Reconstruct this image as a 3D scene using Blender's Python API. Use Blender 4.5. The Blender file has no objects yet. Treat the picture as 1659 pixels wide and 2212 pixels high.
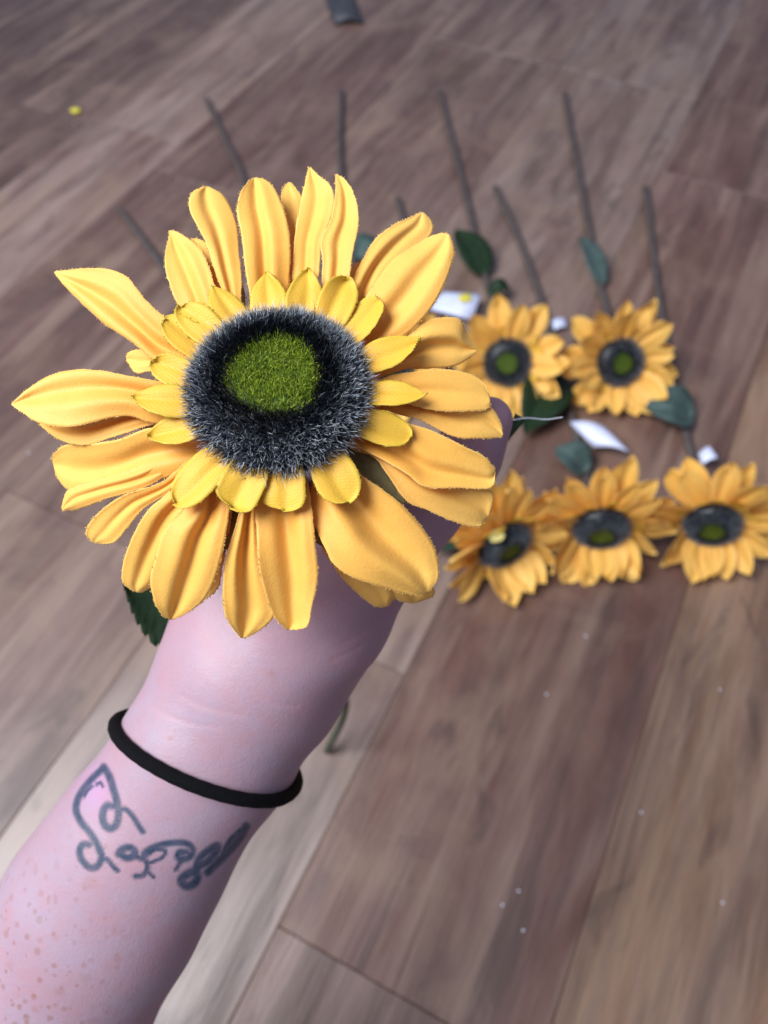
import bpy, math, random
import numpy as np
from mathutils import Vector, Matrix

random.seed(7)
rng = np.random.default_rng(7)
scene = bpy.context.scene
R = math.radians

# ------------------------------------------------------------------ camera
CAM_H = 0.75
PITCH = R(55.8)                # below the horizon
FPX, W2, H2 = 1671.0, 829.5, 1106.0    # focal length and centre in 1659x2212 picture units
cam_d = bpy.data.cameras.new('camera')
cam = bpy.data.objects.new('camera', cam_d)
scene.collection.objects.link(cam)
cam.location = (0, 0, CAM_H)
cam.rotation_euler = (R(90) - PITCH, 0, 0)
cam_d.sensor_fit = 'VERTICAL'
cam_d.sensor_height = 24.0
cam_d.lens = 24.0 * FPX / 2212.0
cam_d.clip_start, cam_d.clip_end = 0.01, 60
cam_d.dof.use_dof = True
cam_d.dof.focus_distance = 0.247
cam_d.dof.aperture_fstop = cam_d.lens / 3.0
scene.camera = cam

# ------------------------------------------------------------------ light
world = bpy.data.worlds.new('World')
scene.world = world
world.use_nodes = True
bg = world.node_tree.nodes['Background']
bg.inputs[0].default_value = (0.62, 0.68, 1.0, 1)
bg.inputs[1].default_value = 0.41

def area(name, loc, target, size, power, col):
    l = bpy.data.lights.new(name, 'AREA')
    l.shape = 'RECTANGLE'; l.size, l.size_y = size
    l.energy = power; l.color = col
    o = bpy.data.objects.new(name, l)
    scene.collection.objects.link(o)
    o.location = loc
    o.rotation_euler = (Vector(target) - Vector(loc)).to_track_quat('-Z', 'Y').to_euler()
    return o
area('window_light', (-1.50, -0.05, 2.45), (0, 0.3, 0.3), (1.6, 1.6), 165, (0.88, 0.92, 1.0))

vs = scene.view_settings
vs.view_transform = 'Standard'; vs.look = 'None'; vs.exposure = 0.0; vs.gamma = 1.0
vs.use_curve_mapping = False
scene.cycles.use_denoising = True
scene.cycles.max_bounces = 6

# ------------------------------------------------------------------ pixel helpers
cP, sP = math.cos(PITCH), math.sin(PITCH)
AX_R = np.array([1.0, 0, 0])
AX_U = np.array([0, sP, cP])          # picture up
AX_F = np.array([0, cP, -sP])         # viewing direction
CAMP = np.array([0, 0, CAM_H])

def C(px, py, d):
    """point on the ray of a picture position at depth d along the viewing axis"""
    return CAMP + d * (AX_F + (px - W2) / FPX * AX_R - (py - H2) / FPX * AX_U)

def G(px, py, z=0.0):
    """point on the ray of a picture position at height z above the floor"""
    r = AX_F + (px - W2) / FPX * AX_R - (py - H2) / FPX * AX_U
    return CAMP + r * ((z - CAM_H) / r[2])

def project(P):
    q = P - CAMP
    d = q @ AX_F
    return W2 + FPX * (q @ AX_R) / d, H2 - FPX * (q @ AX_U) / d, d

def nrm(v):
    v = np.asarray(v, float)
    return v / (np.linalg.norm(v) + 1e-12)

# ------------------------------------------------------------------ object helpers
def link(o):
    scene.collection.objects.link(o); return o

def mesh_of(name, verts, faces, smooth=True, cols=None, uvs=None):
    me = bpy.data.meshes.new(name)
    me.from_pydata([tuple(map(float, v)) for v in verts], [], [tuple(map(int, f)) for f in faces])
    if smooth:
        me.polygons.foreach_set('use_smooth', [True] * len(me.polygons))
    if cols is not None:
        a = me.color_attributes.new('tint', 'FLOAT_COLOR', 'POINT')
        c = np.ones((len(verts), 4), np.float32); c[:, :3] = cols
        a.data.foreach_set('color', c.ravel())
    me.update()
    return me

def obj(name, me, mat, parent=None, mw=None):
    o = bpy.data.objects.new(name, me)
    link(o)
    if mat is not None and len(me.materials) == 0:
        me.materials.append(mat)
    if parent is not None:
        o.parent = parent
        if mw is not None:
            o.matrix_basis = Matrix.Translation(-parent.location) @ mw
        else:
            o.location = -parent.location
    elif mw is not None:
        o.matrix_basis = mw
    return o

def thing(name, loc, label, cat, group=None):
    o = bpy.data.objects.new(name, None); link(o)
    o.location = Vector(loc); o.empty_display_size = 0.02
    tag(o, label, cat, group)
    return o

def tag(o, label, cat, group=None):
    o['label'] = label; o['category'] = cat
    if group: o['group'] = group

def tube(path, rad, n=10, cap=True):
    """tube along a path; rad scalar or list"""
    path = np.asarray(path, float); m = len(path)
    rad = np.broadcast_to(np.asarray(rad, float), (m,))
    T = np.gradient(path, axis=0)
    T /= np.linalg.norm(T, axis=1)[:, None] + 1e-12
    ref = np.array([0, 0, 1.0]) if abs(T[0][2]) < 0.9 else np.array([1.0, 0, 0])
    a = nrm(np.cross(T[0], ref)); V = []
    for i in range(m):
        a = nrm(a - T[i] * (a @ T[i])); b = np.cross(T[i], a)
        for k in range(n):
            th = 2 * math.pi * k / n
            V.append(path[i] + rad[i] * (math.cos(th) * a + math.sin(th) * b))
    Fc = [(i * n + k, i * n + (k + 1) % n, (i + 1) * n + (k + 1) % n, (i + 1) * n + k)
          for i in range(m - 1) for k in range(n)]
    if cap:
        Fc.append(tuple(range(n - 1, -1, -1))); Fc.append(tuple((m - 1) * n + k for k in range(n)))
    return V, Fc

def spline(pts, n):
    """Catmull-Rom through pts"""
    p = [np.asarray(q, float) for q in pts]
    p = [2 * p[0] - p[1]] + p + [2 * p[-1] - p[-2]]
    out = []
    segs = len(p) - 3
    for j in range(n):
        u = j / (n - 1) * segs; i = min(int(u), segs - 1); t = u - i
        a, b, c, d = p[i], p[i + 1], p[i + 2], p[i + 3]
        out.append(0.5 * (2 * b + (c - a) * t + (2 * a - 5 * b + 4 * c - d) * t * t + (-a + 3 * b - 3 * c + d) * t ** 3))
    return np.array(out)

# ------------------------------------------------------------------ materials
class NT:
    def __init__(self, name):
        self.m = bpy.data.materials.new(name); self.m.use_nodes = True
        self.t = self.m.node_tree
        self.b = self.t.nodes['Principled BSDF']; self.out = self.t.nodes['Material Output']
    def n(self, typ, **kw):
        nd = self.t.nodes.new(typ)
        for k, v in kw.items():
            if k.startswith('i_'):
                key = k[2:]
                nd.inputs[int(key) if key.isdigit() else key.replace('_', ' ')].default_value = v
            else: setattr(nd, k, v)
        return nd
    def l(self, a, b): self.t.links.new(a, b)
    def mix(self, fac, a, b, mode='MIX'):
        nd = self.t.nodes.new('ShaderNodeMix'); nd.data_type = 'RGBA'; nd.blend_type = mode
        for sock, v in ((nd.inputs[0], fac), (nd.inputs[6], a), (nd.inputs[7], b)):
            if isinstance(v, bpy.types.NodeSocket): self.l(v, sock)
            elif isinstance(v, (int, float)): sock.default_value = v
            else: sock.default_value = (*v, 1)
        return nd.outputs[2]
    def math(self, op, a, b=0.0, clamp=False):
        nd = self.t.nodes.new('ShaderNodeMath'); nd.operation = op; nd.use_clamp = clamp
        for sock, v in ((nd.inputs[0], a), (nd.inputs[1], b)):
            if isinstance(v, bpy.types.NodeSocket): self.l(v, sock)
            else: sock.default_value = v
        return nd.outputs[0]
    def ramp(self, fac, stops):
        nd = self.t.nodes.new('ShaderNodeValToRGB'); e = nd.color_ramp.elements
        while len(e) < len(stops): e.new(0.5)
        for k, (p, c) in enumerate(stops):
            e[k].position = p
            e[k].color = (*c, 1) if not isinstance(c, (int, float)) else (c, c, c, 1)
        self.l(fac, nd.inputs[0]); return nd.outputs[0]
    def map(self, vec, scale=(1, 1, 1), loc=(0, 0, 0)):
        nd = self.t.nodes.new('ShaderNodeMapping'); self.l(vec, nd.inputs[0])
        nd.inputs['Scale'].default_value = scale; nd.inputs['Location'].default_value = loc
        return nd.outputs[0]
    def noise(self, vec, scale, detail=4, rough=0.55, dist=0.0):
        nd = self.n('ShaderNodeTexNoise', i_Scale=scale, i_Detail=detail, i_Roughness=rough, i_Distortion=dist)
        self.l(vec, nd.inputs['Vector']); return nd.outputs[0]
    def bump(self, h, strength, dist):
        nd = self.n('ShaderNodeBump', i_Strength=strength, i_Distance=dist)
        self.l(h, nd.inputs['Height']); self.l(nd.outputs[0], self.b.inputs['Normal']); return nd.outputs[0]
    def setb(self, **kw):
        for k, v in kw.items(): self.b.inputs[k.replace('_', ' ')].default_value = v

def mat_petal(name, base, tip, edge, transl=0.27, weave=0.0):
    s = NT(name)
    at = s.n('ShaderNodeAttribute', attribute_name='tint')
    sep = s.n('ShaderNodeSeparateColor'); s.l(at.outputs['Color'], sep.inputs[0])
    co = s.n('ShaderNodeTexCoord').outputs['Object']
    oi = s.n('ShaderNodeObjectInfo')
    c = s.mix(s.ramp(sep.outputs[0], [(0.1, 0.0), (0.95, 1.0)]), base, tip)
    mott = s.noise(co, 140, 3)
    c = s.mix(s.math('MULTIPLY', s.ramp(mott, [(0.35, 0.0), (0.75, 1.0)]), 0.22), c, tuple(x * 0.72 for x in base))
    c = s.mix(s.math('MULTIPLY', oi.outputs['Random'], 0.22), c, edge)
    c = s.mix(s.ramp(sep.outputs[1], [(0.72, 0.0), (1.0, 0.85)]), c, edge)
    s.l(c, s.b.inputs['Base Color'])
    s.setb(Roughness=0.55, Sheen_Weight=0.30, Sheen_Roughness=0.35)
    s.b.inputs['Sheen Tint'].default_value = (1.0, 0.85, 0.5, 1)
    s.b.inputs['Specular IOR Level'].default_value = 0.35
    w1 = s.n('ShaderNodeTexWave', i_Scale=390.0, i_Distortion=0.5, bands_direction='DIAGONAL'); s.l(co, w1.inputs[0])
    w2 = s.n('ShaderNodeTexWave', i_Scale=390.0, i_Distortion=0.5, bands_direction='Y'); s.l(co, w2.inputs[0])
    h = s.math('ADD', s.math('MULTIPLY', s.math('ADD', w1.outputs['Fac'], w2.outputs['Fac']), weave), s.math('ADD', s.noise(co, 1100, 2), s.math('MULTIPLY', s.noise(co, 90, 2), 0.5)))
    bn = s.bump(h, 0.25, 0.0005)
    tr = s.n('ShaderNodeBsdfTranslucent'); s.l(c, tr.inputs[0]); s.l(bn, tr.inputs[1])
    mx = s.n('ShaderNodeMixShader'); mx.inputs[0].default_value = transl
    s.l(s.b.outputs[0], mx.inputs[1]); s.l(tr.outputs[0], mx.inputs[2]); s.l(mx.outputs[0], s.out.inputs[0])
    return s.m

M_PET = mat_petal('petal_cloth', (0.90, 0.435, 0.065), (0.91, 0.55, 0.115), (0.92, 0.61, 0.18))
M_INN = mat_petal('inner_petal_cloth', (0.90, 0.48, 0.06), (0.76, 0.48, 0.045), (0.64, 0.47, 0.045), 0.25, 0.22)

def mat_simple(name, c1, c2, scale, rough=0.6, bump=0.2, bdist=0.001, spec=0.5, sheen=0.0):
    s = NT(name)
    co = s.n('ShaderNodeTexCoord').outputs['Object']
    nz = s.noise(co, scale, 5)
    s.l(s.mix(s.ramp(nz, [(0.3, 0.0), (0.7, 1.0)]), c1, c2), s.b.inputs['Base Color'])
    s.setb(Roughness=rough, Sheen_Weight=sheen)
    s.b.inputs['Specular IOR Level'].default_value = spec
    s.bump(s.noise(co, scale * 4, 3), bump, bdist)
    return s.m

M_SEPAL = mat_simple('olive_cloth', (0.13, 0.115, 0.04), (0.19, 0.165, 0.065), 300, 0.7, 0.3, 0.0006)
M_STEM = mat_simple('stem_wrap', (0.045, 0.034, 0.030), (0.085, 0.066, 0.058), 120, 0.6, 0.4, 0.001)
M_HSTEM = mat_simple('held_stem_wrap', (0.035, 0.042, 0.022), (0.07, 0.075, 0.045), 120, 0.55, 0.4, 0.001)
M_TAG = mat_simple('tag_card', (0.50, 0.54, 0.70), (0.60, 0.63, 0.78), 40, 0.4, 0.05, 0.0005)
M_TIE = mat_simple('black_elastic', (0.0015, 0.0015, 0.002), (0.004, 0.004, 0.005), 900, 0.75, 0.8, 0.0008, 0.12, 0.0)
M_SCRAP = mat_simple('dark_scrap', (0.018, 0.020, 0.026), (0.05, 0.052, 0.06), 90, 0.5, 0.4, 0.002)
M_YSCRAP = mat_simple('yellow_scrap', (0.55, 0.50, 0.03), (0.65, 0.55, 0.05), 200, 0.5, 0.2, 0.001)
M_GLIT = mat_simple('glitter', (0.75, 0.75, 0.85), (0.9, 0.9, 0.95), 200, 0.15, 0.0, 0.001)
M_GLIT.node_tree.nodes['Principled BSDF'].inputs['Metallic'].default_value = 0.2
M_FIL = mat_simple('clear_plastic', (0.75, 0.78, 0.85), (0.8, 0.82, 0.88), 200, 0.2, 0.0, 0.001)

def mat_leaf(name, c1, c2):
    s = NT(name)
    at = s.n('ShaderNodeAttribute', attribute_name='tint')
    sep = s.n('ShaderNodeSeparateColor'); s.l(at.outputs['Color'], sep.inputs[0])
    co = s.n('ShaderNodeTexCoord').outputs['Object']
    c = s.mix(s.ramp(s.noise(co, 80, 4), [(0.3, 0.0), (0.7, 1.0)]), c1, c2)
    c = s.mix(s.ramp(sep.outputs[1], [(0.0, 0.6), (0.08, 0.0)]), c, tuple(x * 1.7 + 0.01 for x in c2))
    s.l(c, s.b.inputs['Base Color']); s.setb(Roughness=0.6); s.b.inputs['Specular IOR Level'].default_value = 0.2
    s.bump(s.noise(co, 500, 3), 0.25, 0.0006)
    return s.m
M_LEAF = mat_leaf('leaf_cloth', (0.006, 0.017, 0.006), (0.011, 0.030, 0.010))
M_LEAF_UNDER = mat_leaf('leaf_cloth_pale', (0.036, 0.062, 0.055), (0.062, 0.096, 0.086))

s = NT('pile')                                # the brush of fibres in the flower's middle
at = s.n('ShaderNodeAttribute', attribute_name='tint')
s.l(at.outputs['Color'], s.b.inputs['Base Color'])
s.setb(Roughness=0.38); s.b.inputs['Specular IOR Level'].default_value = 0.4
M_PILE = s.m

# wood of the floor: colour of the board itself comes from the object's colour
s = NT('wood_plank')
tc = s.n('ShaderNodeTexCoord'); oi = s.n('ShaderNodeObjectInfo')
off = s.n('ShaderNodeVectorMath', operation='SCALE'); off.inputs['Scale'].default_value = 37.0
cmb = s.n('ShaderNodeCombineXYZ'); s.l(oi.outputs['Random'], cmb.inputs[0]); s.l(oi.outputs['Random'], cmb.inputs[1])
s.l(cmb.outputs[0], off.inputs[0])
geo = s.n('ShaderNodeNewGeometry')
rot = s.n('ShaderNodeMapping'); s.l(geo.outputs['Position'], rot.inputs[0])
PL_A = R(26.3)
rot.inputs['Rotation'].default_value = (0, 0, PL_A - R(90))    # x runs along the boards
add = s.n('ShaderNodeVectorMath', operation='ADD'); s.l(rot.outputs[0], add.inputs[0]); s.l(off.outputs[0], add.inputs[1])
v = add.outputs[0]
broad = s.noise(s.map(v, (2.2, 9, 1)), 1.6, 4, 0.6, 0.9)
streak = s.noise(s.map(v, (2.4, 24, 1)), 1.2, 5, 0.65, 0.4)
fine = s.noise(s.map(v, (14, 320, 1)), 1.0, 3, 0.6)
patch = s.noise(v, 7.5, 4, 0.6, 0.6)
oc = oi.outputs['Color']
lights = s.noise(s.map(v, (1.3, 13, 1), (5, 3, 0)), 1.5, 5, 0.62, 0.7)
knot = s.noise(s.map(v, (4, 11, 1), (2, 7, 0)), 2.0, 3, 0.5, 1.5)
c = s.mix(s.ramp(broad, [(0.40, 0.0), (0.62, 0.85)]), oc, s.mix(1.0, oc, (0.58, 0.46, 0.42), 'MULTIPLY'))
c = s.mix(s.math('MULTIPLY', s.ramp(lights, [(0.47, 0.0), (0.66, 1.0)]), 0.62), c, (0.30, 0.235, 0.195))
c = s.mix(s.math('MULTIPLY', s.ramp(streak, [(0.45, 0.0), (0.68, 1.0)]), 0.70), c, (0.058, 0.036, 0.031))
c = s.mix(s.math('MULTIPLY', s.ramp(patch, [(0.50, 0.0), (0.70, 1.0)]), 0.45), c, (0.27, 0.205, 0.150))
c = s.mix(s.math('MULTIPLY', s.ramp(knot, [(0.62, 0.0), (0.72, 1.0)]), 0.45), c, (0.05, 0.034, 0.030))
c = s.mix(s.math('MULTIPLY', s.ramp(fine, [(0.45, 0.0), (0.75, 1.0)]), 0.22), c, (0.075, 0.052, 0.045))
c = s.mix(1.0, c, (0.90, 0.79, 0.71), 'MULTIPLY')
s.l(c, s.b.inputs['Base Color'])
rg = s.ramp(streak, [(0.3, 0.34), (0.8, 0.50)]); s.l(rg, s.b.inputs['Roughness'])
s.bump(s.math('ADD', s.math('MULTIPLY', fine, 0.4), streak), 0.3, 0.003)
M_WOOD = s.m
M_GAP = mat_simple('floor_underlay', (0.10, 0.085, 0.08), (0.12, 0.10, 0.095), 20, 0.8)

# ------------------------------------------------------------------ floor
fl = obj('floor', mesh_of('floor', [(-3, -2, -0.004), (3, -2, -0.004), (3, 4.5, -0.004), (-3, 4.5, -0.004)], [(0, 1, 2, 3)], False), M_GAP)
fl['kind'] = 'structure'; fl['label'] = 'brown wood plank floor'
bv = 0.0006
def plank_mesh(w, L):
    g = 0.0003; x0, x1, y0, y1 = g, L - g, g, w - g
    V = [(x0, y0, -0.0035), (x1, y0, -0.0035), (x1, y1, -0.0035), (x0, y1, -0.0035),
         (x0, y0, -bv), (x1, y0, -bv), (x1, y1, -bv), (x0, y1, -bv),
         (x0 + bv, y0 + bv, 0), (x1 - bv, y0 + bv, 0), (x1 - bv, y1 - bv, 0), (x0 + bv, y1 - bv, 0)]
    Fs = [(8, 9, 10, 11)]
    for a, b in ((0, 1), (1, 2), (2, 3), (3, 0)):
        Fs += [(a, b, b + 4, a + 4), (a + 4, b + 4, b + 8, a + 8)]
    return mesh_of('plank', V, Fs, False)
edges = [-2.95, -2.715, -2.48, -2.245, -2.01, -1.775, -1.54, -1.305, -1.07, -0.88, -0.645, -0.381, -0.117, 0.118, 0.353, 0.588, 0.823, 1.058, 1.293, 1.528]
joint = {-0.381: 1.535 - 1.25, -0.645: 1.535, -0.117: 0.031, 0.118: 1.95}
tone = {(-0.117, 1): (0.175, 0.108, 0.088), (-0.117, 0): (0.22, 0.165, 0.150), (0.118, 0): (0.29, 0.205, 0.138),
        (0.118, 1): (0.19, 0.15, 0.13), (-0.381, 1): (0.24, 0.195, 0.175), (-0.381, 0): (0.27, 0.235, 0.215)}
pal = [(0.20, 0.145, 0.122), (0.165, 0.112, 0.092), (0.235, 0.180, 0.155), (0.185, 0.125, 0.102)]
rowtone = {-0.88: (0.150, 0.100, 0.090), -1.07: (0.270, 0.220, 0.200), -1.305: (0.115, 0.080, 0.070), -1.54: (0.10, 0.070, 0.062), -1.775: (0.11, 0.08, 0.07), -0.645: (0.185, 0.135, 0.118)}
pmesh = {}
dirv = np.array([math.sin(PL_A), math.cos(PL_A)]); perp = np.array([math.cos(PL_A), -math.sin(PL_A)])
LEN = 1.25
for i in range(len(edges) - 1):
    e0, e1 = edges[i], edges[i + 1]; w = round(e1 - e0, 4)
    if w not in pmesh: pmesh[w] = plank_mesh(w, LEN)
    j0 = joint.get(e0, random.uniform(0, LEN))
    k0 = j0 - LEN * math.ceil((j0 + 1.4) / LEN)
    while k0 < 3.8:
        p = perp * e1 + dirv * k0
        rel = 1 if k0 >= joint.get(e0, 99) - 0.01 else 0
        if -3 < p[0] < 3.2 and -2.4 < p[1] < 4.4:
            mw = Matrix.Translation((p[0], p[1], 0)) @ Matrix.Rotation(math.pi / 2 - PL_A, 4, 'Z')
            o = obj('plank', pmesh[w], M_WOOD, fl, mw)
            o.color = (*tone.get((e0, rel), rowtone.get(e0, random.choice(pal))), 1)
        k0 += LEN

# ------------------------------------------------------------------ petals
def prof_round(t): 
    a = 0.42 + 0.58 * np.sin(np.clip(t / 0.62, 0, 1) * math.pi / 2) ** 1.2
    b = np.where(t > 0.62, np.sqrt(np.clip(1 - ((t - 0.62) / 0.38) ** 2.3, 0, 1)), 1)
    return a * b
def prof_point(t):
    a = 0.40 + 0.60 * np.sin(np.clip(t / 0.55, 0, 1) * math.pi / 2) ** 1.2
    b = np.where(t > 0.5, np.clip(1 - ((t - 0.5) / 0.5) ** 2.1, 0, 1) ** 0.8, 1)
    return a * b
def prof_blunt(t):
    a = 0.50 + 0.50 * np.sin(np.clip(t / 0.6, 0, 1) * math.pi / 2)
    b = np.where(t > 0.75, np.clip(1 - ((t - 0.75) / 0.25) ** 3.2, 0, 1) ** 0.5, 1)
    return a * b
PROF = {'r': prof_round, 'p': prof_point, 'b': prof_blunt}

def petal(cl, nor, half, style='r', roll=0.0, twist=0.0, cup=0.10, crease=0.16, wav=0.05, nt=30, ns=15, fray=70, seed=0, v1=None, rough=0.00009):
    """cl: dense centre line, nor: outward normal of the flower, half: half width. Returns verts, faces, tint"""
    r_ = np.random.default_rng(seed)
    t = 1 - (1 - np.linspace(0, 1, nt)) ** 1.45
    idx = t * (len(cl) - 1); i0 = np.minimum(idx.astype(int), len(cl) - 2); f = (idx - i0)[:, None]
    P = cl[i0] * (1 - f) + cl[i0 + 1] * f
    T = np.gradient(cl, axis=0); T = T[i0] * (1 - f) + T[i0 + 1] * f
    T /= np.linalg.norm(T, axis=1)[:, None]
    w = half * np.maximum(PROF[style](t), 0.03)
    sgrid = np.linspace(-1, 1, ns)
    if v1 is None: v1 = r_.uniform(-0.35, 0.35)
    ph, ph2 = r_.uniform(0, 6.28, 2); wf = r_.uniform(1.0, 1.7)
    V = np.zeros((nt, ns, 3)); col = np.zeros((nt, ns, 3))
    tipoff = r_.uniform(-0.25, 0.25)
    for i in range(nt):
        n = nor - T[i] * (nor @ T[i]); n = nrm(n)
        a = R(roll + twist * t[i])
        sd = np.cross(T[i], n); sd, n = sd * math.cos(a) + n * math.sin(a), n * math.cos(a) - sd * math.sin(a)
        env = math.sin(math.pi * min(1, t[i] * 0.9 + 0.08)) ** 0.7
        vv = v1 * (1 - 0.5 * t[i])
        sv = sgrid
        h = cup * sv ** 2 * (0.4 + 0.6 * t[i]) \
            - crease * env * np.exp(-((sv - vv) / 0.20) ** 2) \
            + 0.75 * crease * env * np.exp(-((sv - vv - 0.48) / 0.26) ** 2) \
            + 0.55 * crease * env * np.exp(-((sv - vv + 0.50) / 0.26) ** 2) \
            + wav * np.sin(wf * 6.28 * t[i] + ph + sv * 1.2) * np.abs(sv) \
            + 0.06 * t[i] ** 3 * np.sin(ph2 + 3 * sv)
        along = tipoff * half * 0.5 * sv * (t[i] ** 2)
        V[i] = P[i] + sd * (w[i] * sv)[:, None] + n * (half * h)[:, None] + T[i] * along[:, None]
        # frayed, slightly uneven rim
        for e, sg in ((0, -1), (ns - 1, 1)):
            V[i, e] += sd * sg * r_.normal(0, rough) + n * r_.normal(0, rough * 0.6)
        if i == nt - 1:
            V[i] += T[i] * r_.normal(0, rough, ns)[:, None]
        col[i, :, 0] = t[i]
        col[i, :, 1] = np.maximum(np.abs(sv) ** 1.5 , np.clip((t[i] - 0.75) / 0.25, 0, 1) ** 1.5)
    verts = list(V.reshape(-1, 3)); tint = list(col.reshape(-1, 3))
    faces = [(i * ns + k, i * ns + k + 1, (i + 1) * ns + k + 1, (i + 1) * ns + k) for i in range(nt - 1) for k in range(ns - 1)]
    rim = [(i, 0) for i in range(2, nt)] + [(nt - 1, k) for k in range(1, ns - 1)] + [(i, ns - 1) for i in range(nt - 1, 1, -1)]
    for _ in range(fray):
        j = r_.integers(0, len(rim) - 1); u = r_.random()
        a, b = V[rim[j]], V[rim[j + 1]]; p = a * (1 - u) + b * u
        inn = V[rim[j][0], ns // 2] if rim[j][0] < nt - 1 else V[nt - 4, ns // 2]
        o_ = nrm(nrm(p - inn) + r_.normal(0, 0.5, 3)); d_ = nrm(b - a)
        ln = r_.uniform(0.0003, 0.0008); k = len(verts)
        verts += [p - d_ * 0.00005, p + d_ * 0.00005, p + o_ * ln]
        tint += [(0.9, 1, 0)] * 3; faces.append((k, k + 1, k + 2))
    return np.array(verts), faces, np.array(tint)

def solid(o, th):
    md = o.modifiers.new('cloth_thickness', 'SOLIDIFY'); md.thickness = th; md.offset = 0
    return o

# ------------------------------------------------------------------ held flower
DC = 0.250                                   # depth of the flower's middle
TILT = R(22)
N_F = nrm(-AX_F * math.cos(TILT) + AX_U * math.sin(TILT))      # the way the flower faces
O_F = C(604, 856, DC)
def plane_d(px, py):
    return DC - (py - 850) * DC / FPX * math.tan(TILT) * (1 if py < 850 else 1.0)

held = thing('sunflower', O_F, 'large open artificial sunflower held upright in the hand above the floor', 'sunflower')

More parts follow.
